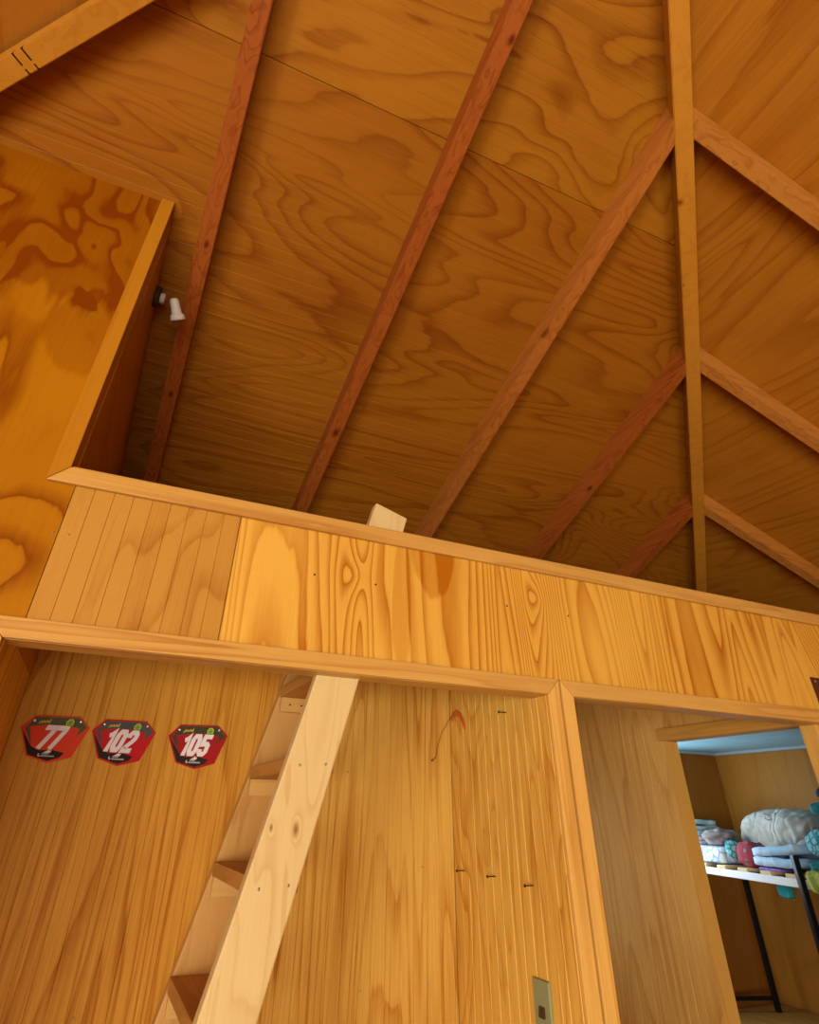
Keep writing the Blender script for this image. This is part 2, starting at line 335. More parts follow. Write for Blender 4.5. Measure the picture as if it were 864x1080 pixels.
def bm_prism(bm, poly, ext, axis, bevel=0.0, seg=2):
    """poly: list of 2D points in the two other axes (d units), extruded over ext=(a,b) along axis"""
    def pt(p, e):
        if axis == 'Y': return W((p[0], e, p[1]))
        if axis == 'X': return W((e, p[0], p[1]))
        return W((p[0], p[1], e))
    a = [bm.verts.new(pt(p, ext[0])) for p in poly]
    b = [bm.verts.new(pt(p, ext[1])) for p in poly]
    fs = [bm.faces.new(a), bm.faces.new(list(reversed(b)))]
    n = len(poly)
    for i in range(n):
        fs.append(bm.faces.new((a[i], b[i], b[(i + 1) % n], a[(i + 1) % n])))
    if bevel:
        es = list({e for f in fs for e in f.edges})
        bmesh.ops.bevel(bm, geom=es, offset=bevel, segments=seg, affect='EDGES', profile=0.6)
    return bm
def prism(name, poly, ext, axis, mat, parent=None, bevel=0.0, seg=2, **k):
    bm = bmesh.new(); bm_prism(bm, poly, ext, axis, bevel, seg)
    return finish(name, bm, mat, parent, **k)
def box(name, a, b, mat, parent=None, bevel=0.0, seg=2, **k):
    return prism(name, [(a[0], a[2]), (b[0], a[2]), (b[0], b[2]), (a[0], b[2])], (a[1], b[1]), 'Y', mat, parent, bevel, seg, **k)
def bm_hexa(bm, p, bevel=0.0):
    """p: 8 points (d units): quad 0-3 and the matching quad 4-7"""
    v = [bm.verts.new(W(q)) for q in p]
    fs = [bm.faces.new([v[i] for i in f]) for f in ((0, 1, 2, 3), (7, 6, 5, 4), (0, 4, 5, 1), (1, 5, 6, 2), (2, 6, 7, 3), (3, 7, 4, 0))]
    if bevel:
        bmesh.ops.bevel(bm, geom=list({e for f in fs for e in f.edges}), offset=bevel, segments=2, affect='EDGES')
def hexa(name, p, mat, parent=None, bevel=0.0):
    bm = bmesh.new(); bm_hexa(bm, p, bevel); return finish(name, bm, mat, parent)

def bm_tube(bm, pts, r, n=8):
    """pts in d units, r in metres (number or list)"""
    P = [W(p) for p in pts]; rings = []
    t0 = (P[1] - P[0]).normalized()
    ref = Vector((0, 0, 1)) if abs(t0.z) < 0.9 else Vector((1, 0, 0))
    for i, p in enumerate(P):
        t = (P[min(i + 1, len(P) - 1)] - P[max(i - 1, 0)]).normalized()
        u = t.cross(ref).normalized(); w = t.cross(u).normalized()
        rr = r[i] if isinstance(r, (list, tuple)) else r
        rings.append([bm.verts.new(p + (u * math.cos(2 * math.pi * k / n) + w * math.sin(2 * math.pi * k / n)) * rr) for k in range(n)])
    for a, b in zip(rings, rings[1:]):
        for k in range(n): bm.faces.new((a[k], a[(k + 1) % n], b[(k + 1) % n], b[k]))
    bm.faces.new(list(reversed(rings[0]))); bm.faces.new(rings[-1])
def tube(name, pts, r, mat, parent=None, n=8, smooth=True):
    bm = bmesh.new(); bm_tube(bm, pts, r, n); return finish(name, bm, mat, parent, smooth=smooth)

def structure(o, label, cat):
    return props(o, label, cat, kind='structure')

def share(src, loc, parent, name=None):
    """copy of a piece that shares its mesh; loc in world metres"""
    o = src.copy(); COL.objects.link(o); o.parent = parent; o.location = loc - wloc[parent.name]
    wloc[o.name] = loc
    return o

BW = 0.0311          # board pitch of the grooved lining
def board_profile(w, t, c=0.0022, g=0.0004):
    """cross-section of one lining board in metres: (s, depth), front face at depth 0"""
    return [(g, c), (g + c, 0), (w - g - c, 0), (w - g, c), (w - g, t), (g, t)]
def vertical_boards(parent, plane, face, s0, s1, z0, z1, mat, start=None, c=0.0016, g=0.0001):
    """grooved boards on a vertical wall; plane 'Y' -> runs along X facing -Y, plane 'X' -> runs along Y facing -X"""
    H = (z1 - z0) * U
    def make(w):
        bm = bmesh.new(); pr = board_profile(w, 0.008, c, g)
        lo = []; hi = []
        for s, d in pr:
            q = Vector((s, d, 0)) if plane == 'Y' else Vector((d, s, 0))
            lo.append(bm.verts.new(q)); hi.append(bm.verts.new(q + Vector((0, 0, H))))
        n = len(pr)
        for i in range(n): bm.faces.new((lo[i], lo[(i + 1) % n], hi[(i + 1) % n], hi[i]))
        bm.faces.new(lo); bm.faces.new(hi)
        bmesh.ops.recalc_face_normals(bm, faces=bm.faces)
        me = bpy.data.meshes.new('board'); bm.to_mesh(me); bm.free(); me.materials.append(M[mat]); return me
    full = make(BW * U)
    s = s0 if start is None else start
    while s < s1 - 1e-4:
        e = min(s + BW, s1); b = max(s, s0)
        me = full if (abs(e - b - BW) < 1e-5) else make((e - b) * U)
        o = bpy.data.objects.new('board', me); COL.objects.link(o); o.parent = parent
        p = W((b, face, z0)) if plane == 'Y' else W((face, b, z0))
        o.location = p - wloc[parent.name]; wloc[o.name] = p
        s += BW

# ------------------------------------------------------------------ roof
MS = 0.387                      # roof slope
ZA = 1.222 + MS                 # rear slope: z = ZA - MS*Y
ZC = 1.809                      # right slope: z = ZC - MS*X
ZL = ZA - 0.32 * MS             # left slope:  z = ZL + MS*X
AX, AY = 0.4185, -0.0985        # apex
YE, XE, XWL, YB = 2.30, 2.817, -1.98, -2.497   # outer walls
def zr(y): return ZA - MS * y
def zx(x): return ZC - MS * x
CT = math.sqrt(1 + MS * MS)

def roof_sheet(name, corners, mat, label):
    bm = bmesh.new()
    lo = [bm.verts.new(W((x, y, z + 0.0062))) for x, y, z in corners]
    hi = [bm.verts.new(W((x, y, z + 0.02))) for x, y, z in corners]
    n = len(lo)
    bm.faces.new(lo); bm.faces.new(hi)
    for i in range(n): bm.faces.new((lo[i], lo[(i + 1) % n], hi[(i + 1) % n], hi[i]))
    return structure(finish(name, bm, mat), label, 'ceiling')
apex = (AX, AY, zr(AY))
cRR, cRL = (XE, YE, zr(YE)), (XWL - 0.0, YE, zr(YE))
cFR, cFL = (XE, YB, zr(YE)), (XWL, YB, zr(YE))
ceil_rear = roof_sheet('ceiling_rear', [apex, cRR, cRL], 'backing', 'sloping grooved plywood ceiling above the loft, left of the long hip beam')
ceil_right = roof_sheet('ceiling_right', [apex, cFR, cRR], 'backing', 'sloping plywood ceiling to the right of the long hip beam')
ceil_left = roof_sheet('ceiling_left', [apex, cRL, cFL], 'ply_left', 'dark plywood ceiling corner at the top left, beyond the notched beam')
ceil_front = roof_sheet('ceiling_front', [apex, cFL, cFR], 'ply_left', 'plywood ceiling slope overhead behind the viewer')

def slope_boards(parent, which, s0, s1, matf):
    s = s0
    while s < s1 - 1e-4:
        e = min(s + BW, s1)
        pr = board_profile((e - s) * U, 0.008, 0.0017 if (which == 'rear' and s > 0.9) else 0.0008, 0.00002)
        bm = bmesh.new(); A = []; B = []
        for q, d in pr:
            t = s + q / U; dz = d / U
            if which == 'rear':
                y = t; z = zr(y) + dz
                A.append(bm.verts.new(W((0.32 - y, y, z)))); B.append(bm.verts.new(W((0.517 + y, y, z))))
            else:
                x = t; z = zx(x) + dz; y1 = x - 0.517; y0 = 2 * AY - y1
                A.append(bm.verts.new(W((x, max(y0, -1.2), z)))); B.append(bm.verts.new(W((x, y1, z))))
        n = len(pr)
        for i in range(n): bm.faces.new((A[i], A[(i + 1) % n], B[(i + 1) % n], B[i]))
        bm.faces.new(A); bm.faces.new(B)
        finish('board', bm, matf((s + e) / 2), parent)
        s = e
JR = 0.649
slope_boards(ceil_rear, 'rear', JR - BW * 23, JR - 0.0008, lambda y: 'ply_rear_upper')
slope_boards(ceil_rear, 'rear', JR + 0.0008, YE, lambda y: 'ply_rear_lower')
slope_boards(ceil_right, 'right', AX + 0.03, XE, lambda x: 'ply_right')

# rafters -------------------------------------------------------------
RD = 0.062; RW = 0.040
def rafter_rear(cx, label, mat, y_end=YE):
    x0, x1 = cx - RW / 2, cx + RW / 2
    def ys(x):
        if abs(cx - AX) < 0.02: return AY + 0.02
        return (x - 0.517 + 0.028) if x > AX else (0.32 - x + 0.028)
    dz = RD * CT
    p = [(x0, ys(x0), zr(ys(x0)) - dz), (x1, ys(x1), zr(ys(x1)) - dz), (x1, ys(x1), zr(ys(x1))), (x0, ys(x0), zr(ys(x0))),
         (x0, y_end, zr(y_end) - dz), (x1, y_end, zr(y_end) - dz), (x1, y_end, zr(y_end)), (x0, y_end, zr(y_end))]
    return props(hexa('rafter', p, mat, bevel=0.003), label, 'rafter', 'rafters of the rear roof slope')
rafter_rear(-0.078, 'reddish rafter running behind the small spotlight, leftmost of the rear slope', 'rafter_y')
rafter_rear(0.416, 'reddish full-length rafter in the middle of the rear ceiling slope', 'rafter_y')
rafter_rear(0.900, 'rafter meeting the hip beam highest up on its left, pale at its top end', 'rafter_pale')
rafter_rear(1.397, 'shorter rafter meeting the hip beam halfway down on its left', 'rafter_y')
rafter_rear(1.885, 'shortest rafter on the left of the hip beam, just above the loft ledge', 'rafter_y')
def rafter_right(cy, label):
    y0, y1 = cy - RW / 2, cy + RW / 2
    def xs(y): return y + 0.517 + 0.028
    dz = RD * CT
    p = [(xs(y0), y0, zx(xs(y0)) - dz), (XE, y0, zx(XE) - dz), (XE, y0, zx(XE)), (xs(y0), y0, zx(xs(y0))),
         (xs(y1), y1, zx(xs(y1)) - dz), (XE, y1, zx(XE) - dz), (XE, y1, zx(XE)), (xs(y1), y1, zx(xs(y1)))]
    return props(hexa('rafter', p, 'rafter_x', bevel=0.003), label, 'rafter', 'rafters of the right roof slope')
rafter_right(0.383, 'pale rafter running down to the right from the upper hip beam')
rafter_right(0.880, 'rafter to the right of the hip beam, middle one of three')
rafter_right(1.368, 'lowest rafter to the right of the hip beam, above the loft ledge')

def hip(sx, label, mat, y_end=YE, notch=False):
    """hip beam under the line where two slopes meet; sx=+1 right hip, -1 left hip"""
    hw = 0.0425 / 2; hz = 0.074
    n = Vector((sx / math.sqrt(2), -1 / math.sqrt(2)))
    def c(y): return ((0.517 + y) if sx > 0 else (0.32 - y), y)
    pts = []
    for y in (AY + 0.03, y_end):
        x, yy = c(y); z = zr(y) - 0.012
        for s, dz in ((-1, -hz + 0.012), (1, -hz + 0.012), (1, 0), (-1, 0)):
            pts.append((x + n.x * hw * s, yy + n.y * hw * s, z + dz))
    o = hexa('hip_beam', pts, mat, bevel=0.003)
    return props(o, label, 'roof beam', 'hip beams')
hip(1, 'long straight hip beam running down the ceiling to the far corner, right of centre', 'hip')
hl = hip(-1, 'notched hip beam crossing the top left corner of the ceiling', 'hip')

# notches cut into the left hip beam: two saw kerfs
for t in (0.790, 0.805):
    x, y = 0.32 - t, t
    z = zr(t) - 0.074
    nrm = Vector((1, 1)) / math.sqrt(2); along = Vector((-1, 1)) / math.sqrt(2)
    for side, ln in ((-1, 0.012), (1, 0.006)):
        cx_, cy_ = x + nrm.x * (0.0215 - ln) * side, y + nrm.y * (0.0215 - ln) * side
        bm = bmesh.new(); pts = []
        for dz in (-0.0006, 0.012):
            for a, b in ((-1, -1), (1, -1), (1, 1), (-1, 1)):
                pts.append((cx_ + along.x * 0.0016 * a + nrm.x * ln * b, cy_ + along.y * 0.0016 * a + nrm.y * ln * b, z + dz - MS * along.y * 0.0016 * a * 0))
        bm_hexa(bm, pts); finish('saw_notch', bm, 'iron', hl)

# ------------------------------------------------------------------ loft front wall, tall wall
YF = 1.008                        # ply face (trim stands proud to 1.0)
HEAD, CAP = 0.1995, 0.479
XD0, XD1 = 0.770, 0.832           # dividing wall
XH = 1.62                         # hall / store-room wall
# tall wall on the left, up to the roof
tall = prism('wall_left', [(XWL, -CZ / U), (-0.17, -CZ / U), (-0.17, HEAD), (-0.17, zr(1.01) - 0.002), (-1.0 + 0.335, zr(1.01) - 0.002), (XWL, ZL + MS * XWL)], (1.014, 1.06), 'Y', 'backing')
structure(tall, 'tall plywood wall at the left reaching up to the ceiling', 'wall')
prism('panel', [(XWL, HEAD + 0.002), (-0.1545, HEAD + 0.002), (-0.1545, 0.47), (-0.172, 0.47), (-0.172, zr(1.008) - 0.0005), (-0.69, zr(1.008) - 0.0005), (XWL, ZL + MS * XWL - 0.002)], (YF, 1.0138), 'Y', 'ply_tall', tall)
prism('panel', [(XWL, -CZ / U), (-0.172, -CZ / U), (-0.172, HEAD), (XWL, HEAD)], (YF, 1.0138), 'Y', 'ply_alcove', tall)
# return of the tall wall inside the loft
ret = prism('wall_loft_return', [(1.0605, 0.215), (YE, 0.215), (YE, zr(YE) - 0.002), (1.0605, zr(1.0605) - 0.002)], (-0.215, -0.168), 'X', 'ply_left')
structure(ret, 'shadowed side wall inside the loft carrying the small spotlight', 'wall')

# loft front (parapet)
par = box('wall_loft_front', (-0.169, 1.014, HEAD + 0.001), (XE, 1.055, CAP - 0.003), 'backing')
structure(par, 'low plywood loft front across the picture between two pine trims', 'wall')
vertical_boards(par, 'Y', YF, -0.1535, 0.1250, HEAD + 0.02, 0.465, 'ply_boards')
box('panel', (0.1262, YF, HEAD + 0.02), (2.0, 1.0138, 0.465), 'ply_front', par, bevel=0.0008, seg=1)
box('inner_panel', (-0.168, 1.0552, 0.225), (XE, 1.060, CAP - 0.004), 'ply_left', par)
def screw(parent, p, n, r=0.0032, mat='steel', name='screw_head'):
    q = Vector(p); d = Vector(n).normalized() * (0.0016 / U)
    return tube(name, [tuple(q), tuple(q + d)], r, mat, parent, n=8)
for x in (-0.1612, -0.1385, 0.2756, 0.3986, 0.6973, 0.8563):
    screw(tall if x < -0.155 else par, (x, YF + 0.0003, 0.365), (0, -1, 0), 0.0028, 'iron' if x > 0 else 'steel')

# trims ------------------------------------------------------------------
tn = [0]
def trim(poly, ext, axis, mat, label, bevel=0.0035):
    tn[0] += 1
    o = prism('trim_%d' % tn[0], poly, ext, axis, mat, None, bevel)
    return structure(o, label, 'trim')
tw = 0.0295
trim([(-0.169 - tw, CAP - tw), (XE, CAP - tw), (XE, CAP), (-0.169, CAP)], (0.998, YF - 0.0001), 'Y', 'trim_x', 'pale pine trim along the top edge of the loft front')
trim([(-0.169, CAP + 0.0006), (-0.169 - tw, CAP - tw + 0.0006), (-0.169 - tw, zr(1.0) - 0.001), (-0.169, zr(1.0) - 0.001)], (0.998, YF - 0.0001), 'Y', 'trim_dark', 'slim upright trim edging the loft opening on the tall left wall')
trim([(-0.1678, CAP - 0.002), (XE, CAP - 0.002), (XE, CAP + 0.0045), (-0.1678, CAP + 0.0045)], (1.004, 1.062), 'Y', 'trim_x', 'thin pine cap board on top of the loft front')
XM = 0.8025
trim([(-0.172 - tw, HEAD + tw), (-0.172, HEAD), (XD0, HEAD), (XM - 0.003, HEAD + tw)], (0.998, YF - 0.0001), 'Y', 'trim_x', 'pine head trim below the loft front, over the ladder alcove')
trim([(XM + 0.001, HEAD + tw), (XD1, HEAD), (1.60, HEAD), (1.60 + tw, HEAD + tw)], (0.998, YF - 0.0001), 'Y', 'trim_x', 'pine head trim below the loft front, over the right-hand opening')
ZF = -CZ / U
trim([(XD0, HEAD - 0.0005), (XD0, ZF), (XM - 0.0035, ZF), (XM - 0.0035, HEAD + tw - 0.001)], (0.998, YF - 0.0001), 'Y', 'trim_z', 'upright pine trim on the left edge of the dividing post')
trim([(XD1, HEAD - 0.0005), (XD1, ZF), (XM + 0.0015, ZF), (XM + 0.0015, HEAD + tw - 0.001)], (0.998, YF - 0.0001), 'Y', 'trim_z', 'upright pine trim on the right edge of the dividing post')
trim([(-0.172, HEAD - 0.0005), (-0.172 - tw, HEAD + tw - 0.001), (-0.172 - tw, ZF), (-0.172, ZF)], (0.998, YF - 0.0001), 'Y', 'trim_z', 'upright pine trim at the far left of the ladder alcove')
# soffit linings under the head
trim([(-0.17, HEAD - 0.0002), (XD0, HEAD - 0.0002), (XD0, HEAD + 0.012), (-0.17, HEAD + 0.012)], (YF, 1.056), 'Y', 'trim_x', 'pine lining under the loft front above the ladder', 0.001)
trim([(XD1, HEAD - 0.0002), (1.60, HEAD - 0.0002), (1.60, HEAD + 0.012), (XD1, HEAD + 0.012)], (YF, 1.056), 'Y', 'trim_x', 'pine lining under the loft front above the right-hand opening', 0.001)

# ------------------------------------------------------------------ alcove
YK = 1.404; ZU = 0.384
back = box('wall_back', (-0.22, YK + 0.0055, ZF), (XD1, YK + 0.04, ZU), 'backing')
structure(back, 'grooved plywood wall behind the ladder with the three number plates', 'wall')
vertical_boards(back, 'Y', YK, -0.17, 0.3276, ZF, ZU, 'ply_alcove')
vertical_boards(back, 'Y', YK, 0.3276, XD0, ZF, ZU, 'ply_alcove_pale', c=0.0020)
for (x, z) in ((0.0637, -0.0945), (0.0588, -0.2807), (0.5062, 0.0761), (0.5564, -0.2801), (0.69, -0.0945), (0.70, -0.2805)):
    screw(back, (x, YK + 0.0002, z), (0, -1, 0), 0.0026)
side = box('wall_alcove_side', (-0.22, 1.0605, ZF), (-0.1705, YK, ZU), 'ply_divider')
structure(side, 'narrow strip of plywood side wall at the far left of the alcove', 'wall')
div = box('wall_divider', (XD0 + 0.0055, 1.0605, ZF), (XD1, YK + 0.0, ZU), 'backing')
structure(div, 'bright grooved plywood dividing wall with nails and a green switch', 'wall')
vertical_boards(div, 'X', XD0, YF, 1.0604, ZF, HEAD - 0.0005, 'ply_divider', c=0.0024)
vertical_boards(div, 'X', XD0, 1.0604, YK, ZF, ZU, 'ply_divider', c=0.0024)
box('post_core', (XD0 + 0.0055, 1.0085, ZF), (XD1, 1.060, HEAD - 0.0005), 'backing', div)
box('panel', (XD1, 1.0605, ZF), (XD1 + 0.005, 2.24, ZU), 'ply_hall', div)
box('panel', (XD1 - 0.03, YK + 0.041, ZF), (XD1 - 0.0005, 2.24, ZU), 'backing', div)

# loft floor with the ladder hatch
lf = bmesh.new()
for a, b in (((-0.168, 1.0605), (0.16, YE)), ((0.56, 1.0605), (XE, YE)), ((0.16, 1.42), (0.56, YE))):
    bm_prism(lf, [(a[0], 0.3845), (b[0], 0.3845), (b[0], 0.398), (a[0], 0.398)], (a[1], b[1]), 'Y')
structure(finish('floor_loft', lf, 'ply_hall'), 'plywood loft floor with a ladder hatch', 'floor')

# ------------------------------------------------------------------ hall wall with the store-room doorway
DY0, DY1, DZ = 1.078, 1.538, 0.2037; DJ = 1.596
hall = prism('wall_hall', [(DY1 + 0.004, ZF), (YE, ZF), (YE, ZU), (DY1 + 0.004, ZU)], (XH + 0.0055, XH + 0.05), 'X', 'backing')
structure(hall, 'plywood wall between the dividing post and the store-room doorway', 'wall')
vertical_boards(hall, 'X', XH, DJ, 2.24, ZF, ZU, 'ply_hall', c=0.0024, g=0.0004)
for (y, z) in ((1.8824, 0.1145), (1.600, 0.0969)):
    screw(hall, (XH + 0.0002, y, z), (-1, 0, 0), 0.0026, 'iron')
box('jamb_board', (XH - 0.0005, DY1 + 0.0042, ZF), (XH + 0.0054, DJ - 0.0006, ZU), 'ply_hall', hall, bevel=0.001, seg=1)
box('lintel', (XH + 0.0005, 1.0605, DZ + 0.004), (XH + 0.05, DY1 + 0.0038, ZU), 'ply_hall', hall)
box('nib', (XH + 0.0025, 1.0605, ZF), (XH + 0.05, DY0 - 0.001, DZ + 0.0038), 'ply_hall', hall)
# door lining and casing
trim([(DY0 - 0.02, DZ + 0.0005), (DY1 + 0.016, DZ + 0.0005), (DY1 + 0.016, DZ + 0.034), (DY0 - 0.02, DZ + 0.034)], (XH - 0.010, XH - 0.0008), 'X', 'trim_y', 'pine head board over the store-room doorway', 0.0015)
trim([(DY0 - 0.0006, DZ - 0.001), (DY0 - 0.0006, ZF), (DY0 - 0.045, ZF), (DY0 - 0.045, DZ - 0.001)], (XH - 0.012, XH + 0.0018), 'X', 'trim_z', 'upright pine jamb trim on the right of the store-room doorway')
trim([(DY1 - 0.0, ZF), (DY1 + 0.0036, ZF), (DY1 + 0.0036, DZ - 0.0002), (DY1, DZ - 0.0002)], (XH - 0.001, XH + 0.052), 'X', 'trim_hall', 'flat door lining inside the left of the store-room doorway', 0.0006)
trim([(DY0 + 0.0002, DZ), (DY1 + 0.0034, DZ), (DY1 + 0.0034, DZ + 0.0036), (DY0 + 0.0002, DZ + 0.0036)], (XH + 0.0006, XH + 0.052), 'X', 'trim_y', 'flat door lining across the top of the store-room doorway', 0.0006)

# ------------------------------------------------------------------ store room
SX, SY, SZ = 2.65, 2.23, 0.2625
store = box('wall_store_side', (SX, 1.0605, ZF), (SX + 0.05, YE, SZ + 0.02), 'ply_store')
structure(store, 'plywood wall of the store room behind the shelf', 'wall')
WX0, WX1, WZ0, WZ1 = 1.77, 2.27, -0.17, 0.17
rear_poly = bmesh.new()
for a in (((XH + 0.051, ZF), (SX, WZ0)), ((XH + 0.051, WZ1), (SX, SZ + 0.02)), ((XH + 0.051, WZ0), (WX0, WZ1)), ((WX1, WZ0), (SX, WZ1))):
    bm_prism(rear_poly, [a[0], (a[1][0], a[0][1]), a[1], (a[0][0], a[1][1])], (SY, YE), 'Y')
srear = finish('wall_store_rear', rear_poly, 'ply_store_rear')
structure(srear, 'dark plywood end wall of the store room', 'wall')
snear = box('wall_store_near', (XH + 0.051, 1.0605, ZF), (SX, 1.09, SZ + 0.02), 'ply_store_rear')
structure(snear, 'plywood near end wall of the store room', 'wall')
sc_ = box('ceiling_store', (XH + 0.051, 1.0905, SZ + 0.004), (SX, SY, SZ + 0.02), 'pale_blue')
structure(sc_, 'pale blue painted ceiling glimpsed through the doorway', 'ceiling')
bx_ = XH + 0.052
k = 0
while bx_ < SX - 0.01:
    e_ = min(bx_ + 0.085, SX - 0.001)
    box('board', (bx_, 1.092, SZ - 0.002), (e_ - 0.0012, SY - 0.001, SZ + 0.0035), 'pale_blue', sc_, bevel=0.002, seg=1)
    bx_ = e_; k += 1
trim([(SX - 0.026, SZ - 0.0145), (SX - 0.0005, SZ - 0.0145), (SX - 0.0005, SZ - 0.0025), (SX - 0.026, SZ - 0.0025)], (1.092, SY - 0.001), 'Y', 'grey_blue', 'grey-blue cornice strip along the store-room wall')
trim([(XH + 0.053, SZ - 0.0125), (SX - 0.027, SZ - 0.0125), (SX - 0.027, SZ - 0.0025), (XH + 0.053, SZ - 0.0025)], (SY - 0.024, SY - 0.0005), 'Y', 'pale_blue', 'pale blue cornice strip along the store-room end wall')
screw(store, (SX + 0.0002, 1.99, 0.06), (-1, 0, 0), 0.003)
screw(store, (SX + 0.0002, 2.03, -0.26), (-1, 0, 0), 0.003)

# ------------------------------------------------------------------ the rest of the shell (behind the viewer)
fl = box('floor', (XWL, YB, ZF - 0.03), (XE, YE, ZF), 'floor')
structure(fl, 'timber floor of the cabin', 'floor')
def holed_wall(name, axis, face, thick, s0, s1, z0, z1, hole, mat, label):
    h0, h1, g0, g1 = hole
    bm = bmesh.new()
    for (a, b, c, d) in ((s0, s1, z0, g0), (s0, s1, g1, z1), (s0, h0, g0, g1), (h1, s1, g0, g1)):
        bm_prism(bm, [(a, c), (b, c), (b, d), (a, d)], (face, face + thick), axis)
    return structure(finish(name, bm, mat), label, 'wall')
ZW = zr(YE)
holed_wall('wall_hall_end', 'Y', 2.245, YE - 2.245, XD1 + 0.0055, XH, ZF, ZU, (0.97, 1.47, -0.40, 0.10), 'ply_store_rear', 'plywood end wall of the narrow hall with an added window')
holed_wall('wall_front', 'Y', YB - 0.05, 0.05, XWL, XE, ZF, ZW, (-1.7, 0.2, -1.005, 0.045), 'ply_alcove', 'plywood wall behind the viewer with a wide window')
holed_wall('wall_outer_left', 'X', XWL - 0.05, 0.05, YB, YE, ZF, ZW, (-2.4, -1.0, -0.83, 0.07), 'ply_divider', 'plywood outer wall at the far left with a window')
structure(box('wall_outer_right', (XE, YB, ZF), (XE + 0.05, YE, ZW), 'ply_divider'), 'plywood outer wall at the far right', 'wall')
structure(box('wall_outer_rear', (XWL, YE + 0.0005, 0.21), (XE, YE + 0.05, ZW + 0.03), 'ply_left'), 'plywood eaves wall at the back of the loft', 'wall')
structure(box('wall_right', (XH + 0.051, 1.014, ZF), (XE, 1.060, HEAD), 'ply_front'), 'plywood wall to the right of the right-hand opening', 'wall')
def window(idx, axis, face, s0, s1, z0, z1, label):
    bm = bmesh.new(); f = 0.03
    for (a, b, c, d) in ((s0, s1, z0, z0 + f), (s0, s1, z1 - f, z1), (s0, s0 + f, z0 + f, z1 - f), (s1 - f, s1, z0 + f, z1 - f), ((s0 + s1) / 2 - f / 2, (s0 + s1) / 2 + f / 2, z0 + f, z1 - f)):
        bm_prism(bm, [(a, c), (b, c), (b, d), (a, d)], (face, face + 0.03), axis)
    w = structure(finish('window_%d' % idx, bm, 'window_paint'), label, 'window')
    for a, b in ((s0 + f, (s0 + s1) / 2 - f / 2), ((s0 + s1) / 2 + f / 2, s1 - f)):
        prism('pane', [(a, z0 + f), (b, z0 + f), (b, z1 - f), (a, z1 - f)], (face + 0.012, face + 0.016), axis, 'glass', w)
    return w
window(1, 'Y', YB - 0.04, -1.7, 0.2, -1.005, 0.045, 'wide window behind the viewer')
window(2, 'X', XWL - 0.04, -2.4, -1.0, -0.83, 0.07, 'window in the far left outer wall')
window(4, 'Y', 2.26, 0.97, 1.47, -0.40, 0.10, 'added window at the unseen end of the narrow hall, brightening the hall wall')  # added out of view to go with the extra hall light
window(3, 'Y', SY + 0.02, WX0, WX1, WZ0, WZ1, 'small store-room window hidden beside the doorway')

# ------------------------------------------------------------------ ladder
YN0, YN1 = 1.040, 1.064
YP0, YP1 = 1.370, 1.395
def near_x(z): return 0.2520 + 0.276 * z
def far_x(z): return 0.2635 + 0.279 * z
ZT = 0.556
lad = thing('loft_ladder', (0.0, 1.2, ZF), 'pine step ladder leaning up through the hatch to the loft', 'ladder')
RLW = 0.0800
prism('side_rail', [(near_x(ZF), ZF), (near_x(ZF) + RLW, ZF), (near_x(ZT - 0.022) + RLW, ZT - 0.022), (near_x(ZT), ZT)], (YN0, YN1), 'Y', 'ladder', lad, bevel=0.004)
nr = [c for c in lad.children][-1]
ZT2 = 0.47
fr = prism('side_rail', [(far_x(ZF), ZF), (far_x(ZF) + RLW + 0.01, ZF), (far_x(ZT2) + RLW + 0.01, ZT2), (far_x(ZT2), ZT2)], (YP0, YP1), 'Y', 'ladder_far', lad, bevel=0.004)
k = 0
for i in range(-6, 3):
    zt = -0.079 + 0.1545 * i
    x0 = far_x(zt) - 0.004
    t = box('tread', (x0, YN1 + 0.0003, zt - 0.021), (x0 + 0.078, YP0 - 0.0003, zt), 'tread', lad, bevel=0.002)
    c = hexa('cleat', [(x0 + 0.002, YP0 - 0.013, zt - 0.050), (x0 + 0.072, YP0 - 0.013, zt - 0.050), (x0 + 0.072, YP0 - 0.0002, zt - 0.050), (x0 + 0.002, YP0 - 0.0002, zt - 0.050),
                       (x0 + 0.002, YP0 - 0.013, zt - 0.0215), (x0 + 0.072, YP0 - 0.013, zt - 0.0215), (x0 + 0.072, YP0 - 0.0002, zt - 0.0215), (x0 + 0.002, YP0 - 0.0002, zt - 0.0215)], 'cleat', lad, bevel=0.0015)
    for dx in ((0.022, 0.048) if i > 1 else ()):
        screw(c, (x0 + dx, YP0 - 0.0131, zt - 0.036), (0, -1, 0), 0.0028, 'iron')
    if i >= -2:
        xs_ = near_x(zt - 0.012)
        screw(nr, (xs_ + 0.0225, YN0 + 0.0002, zt - 0.013), (0, -1, 0), 0.0030)
        screw(nr, (xs_ + 0.0655, YN0 + 0.0002, zt - 0.010), (0, -1, 0), 0.0030)

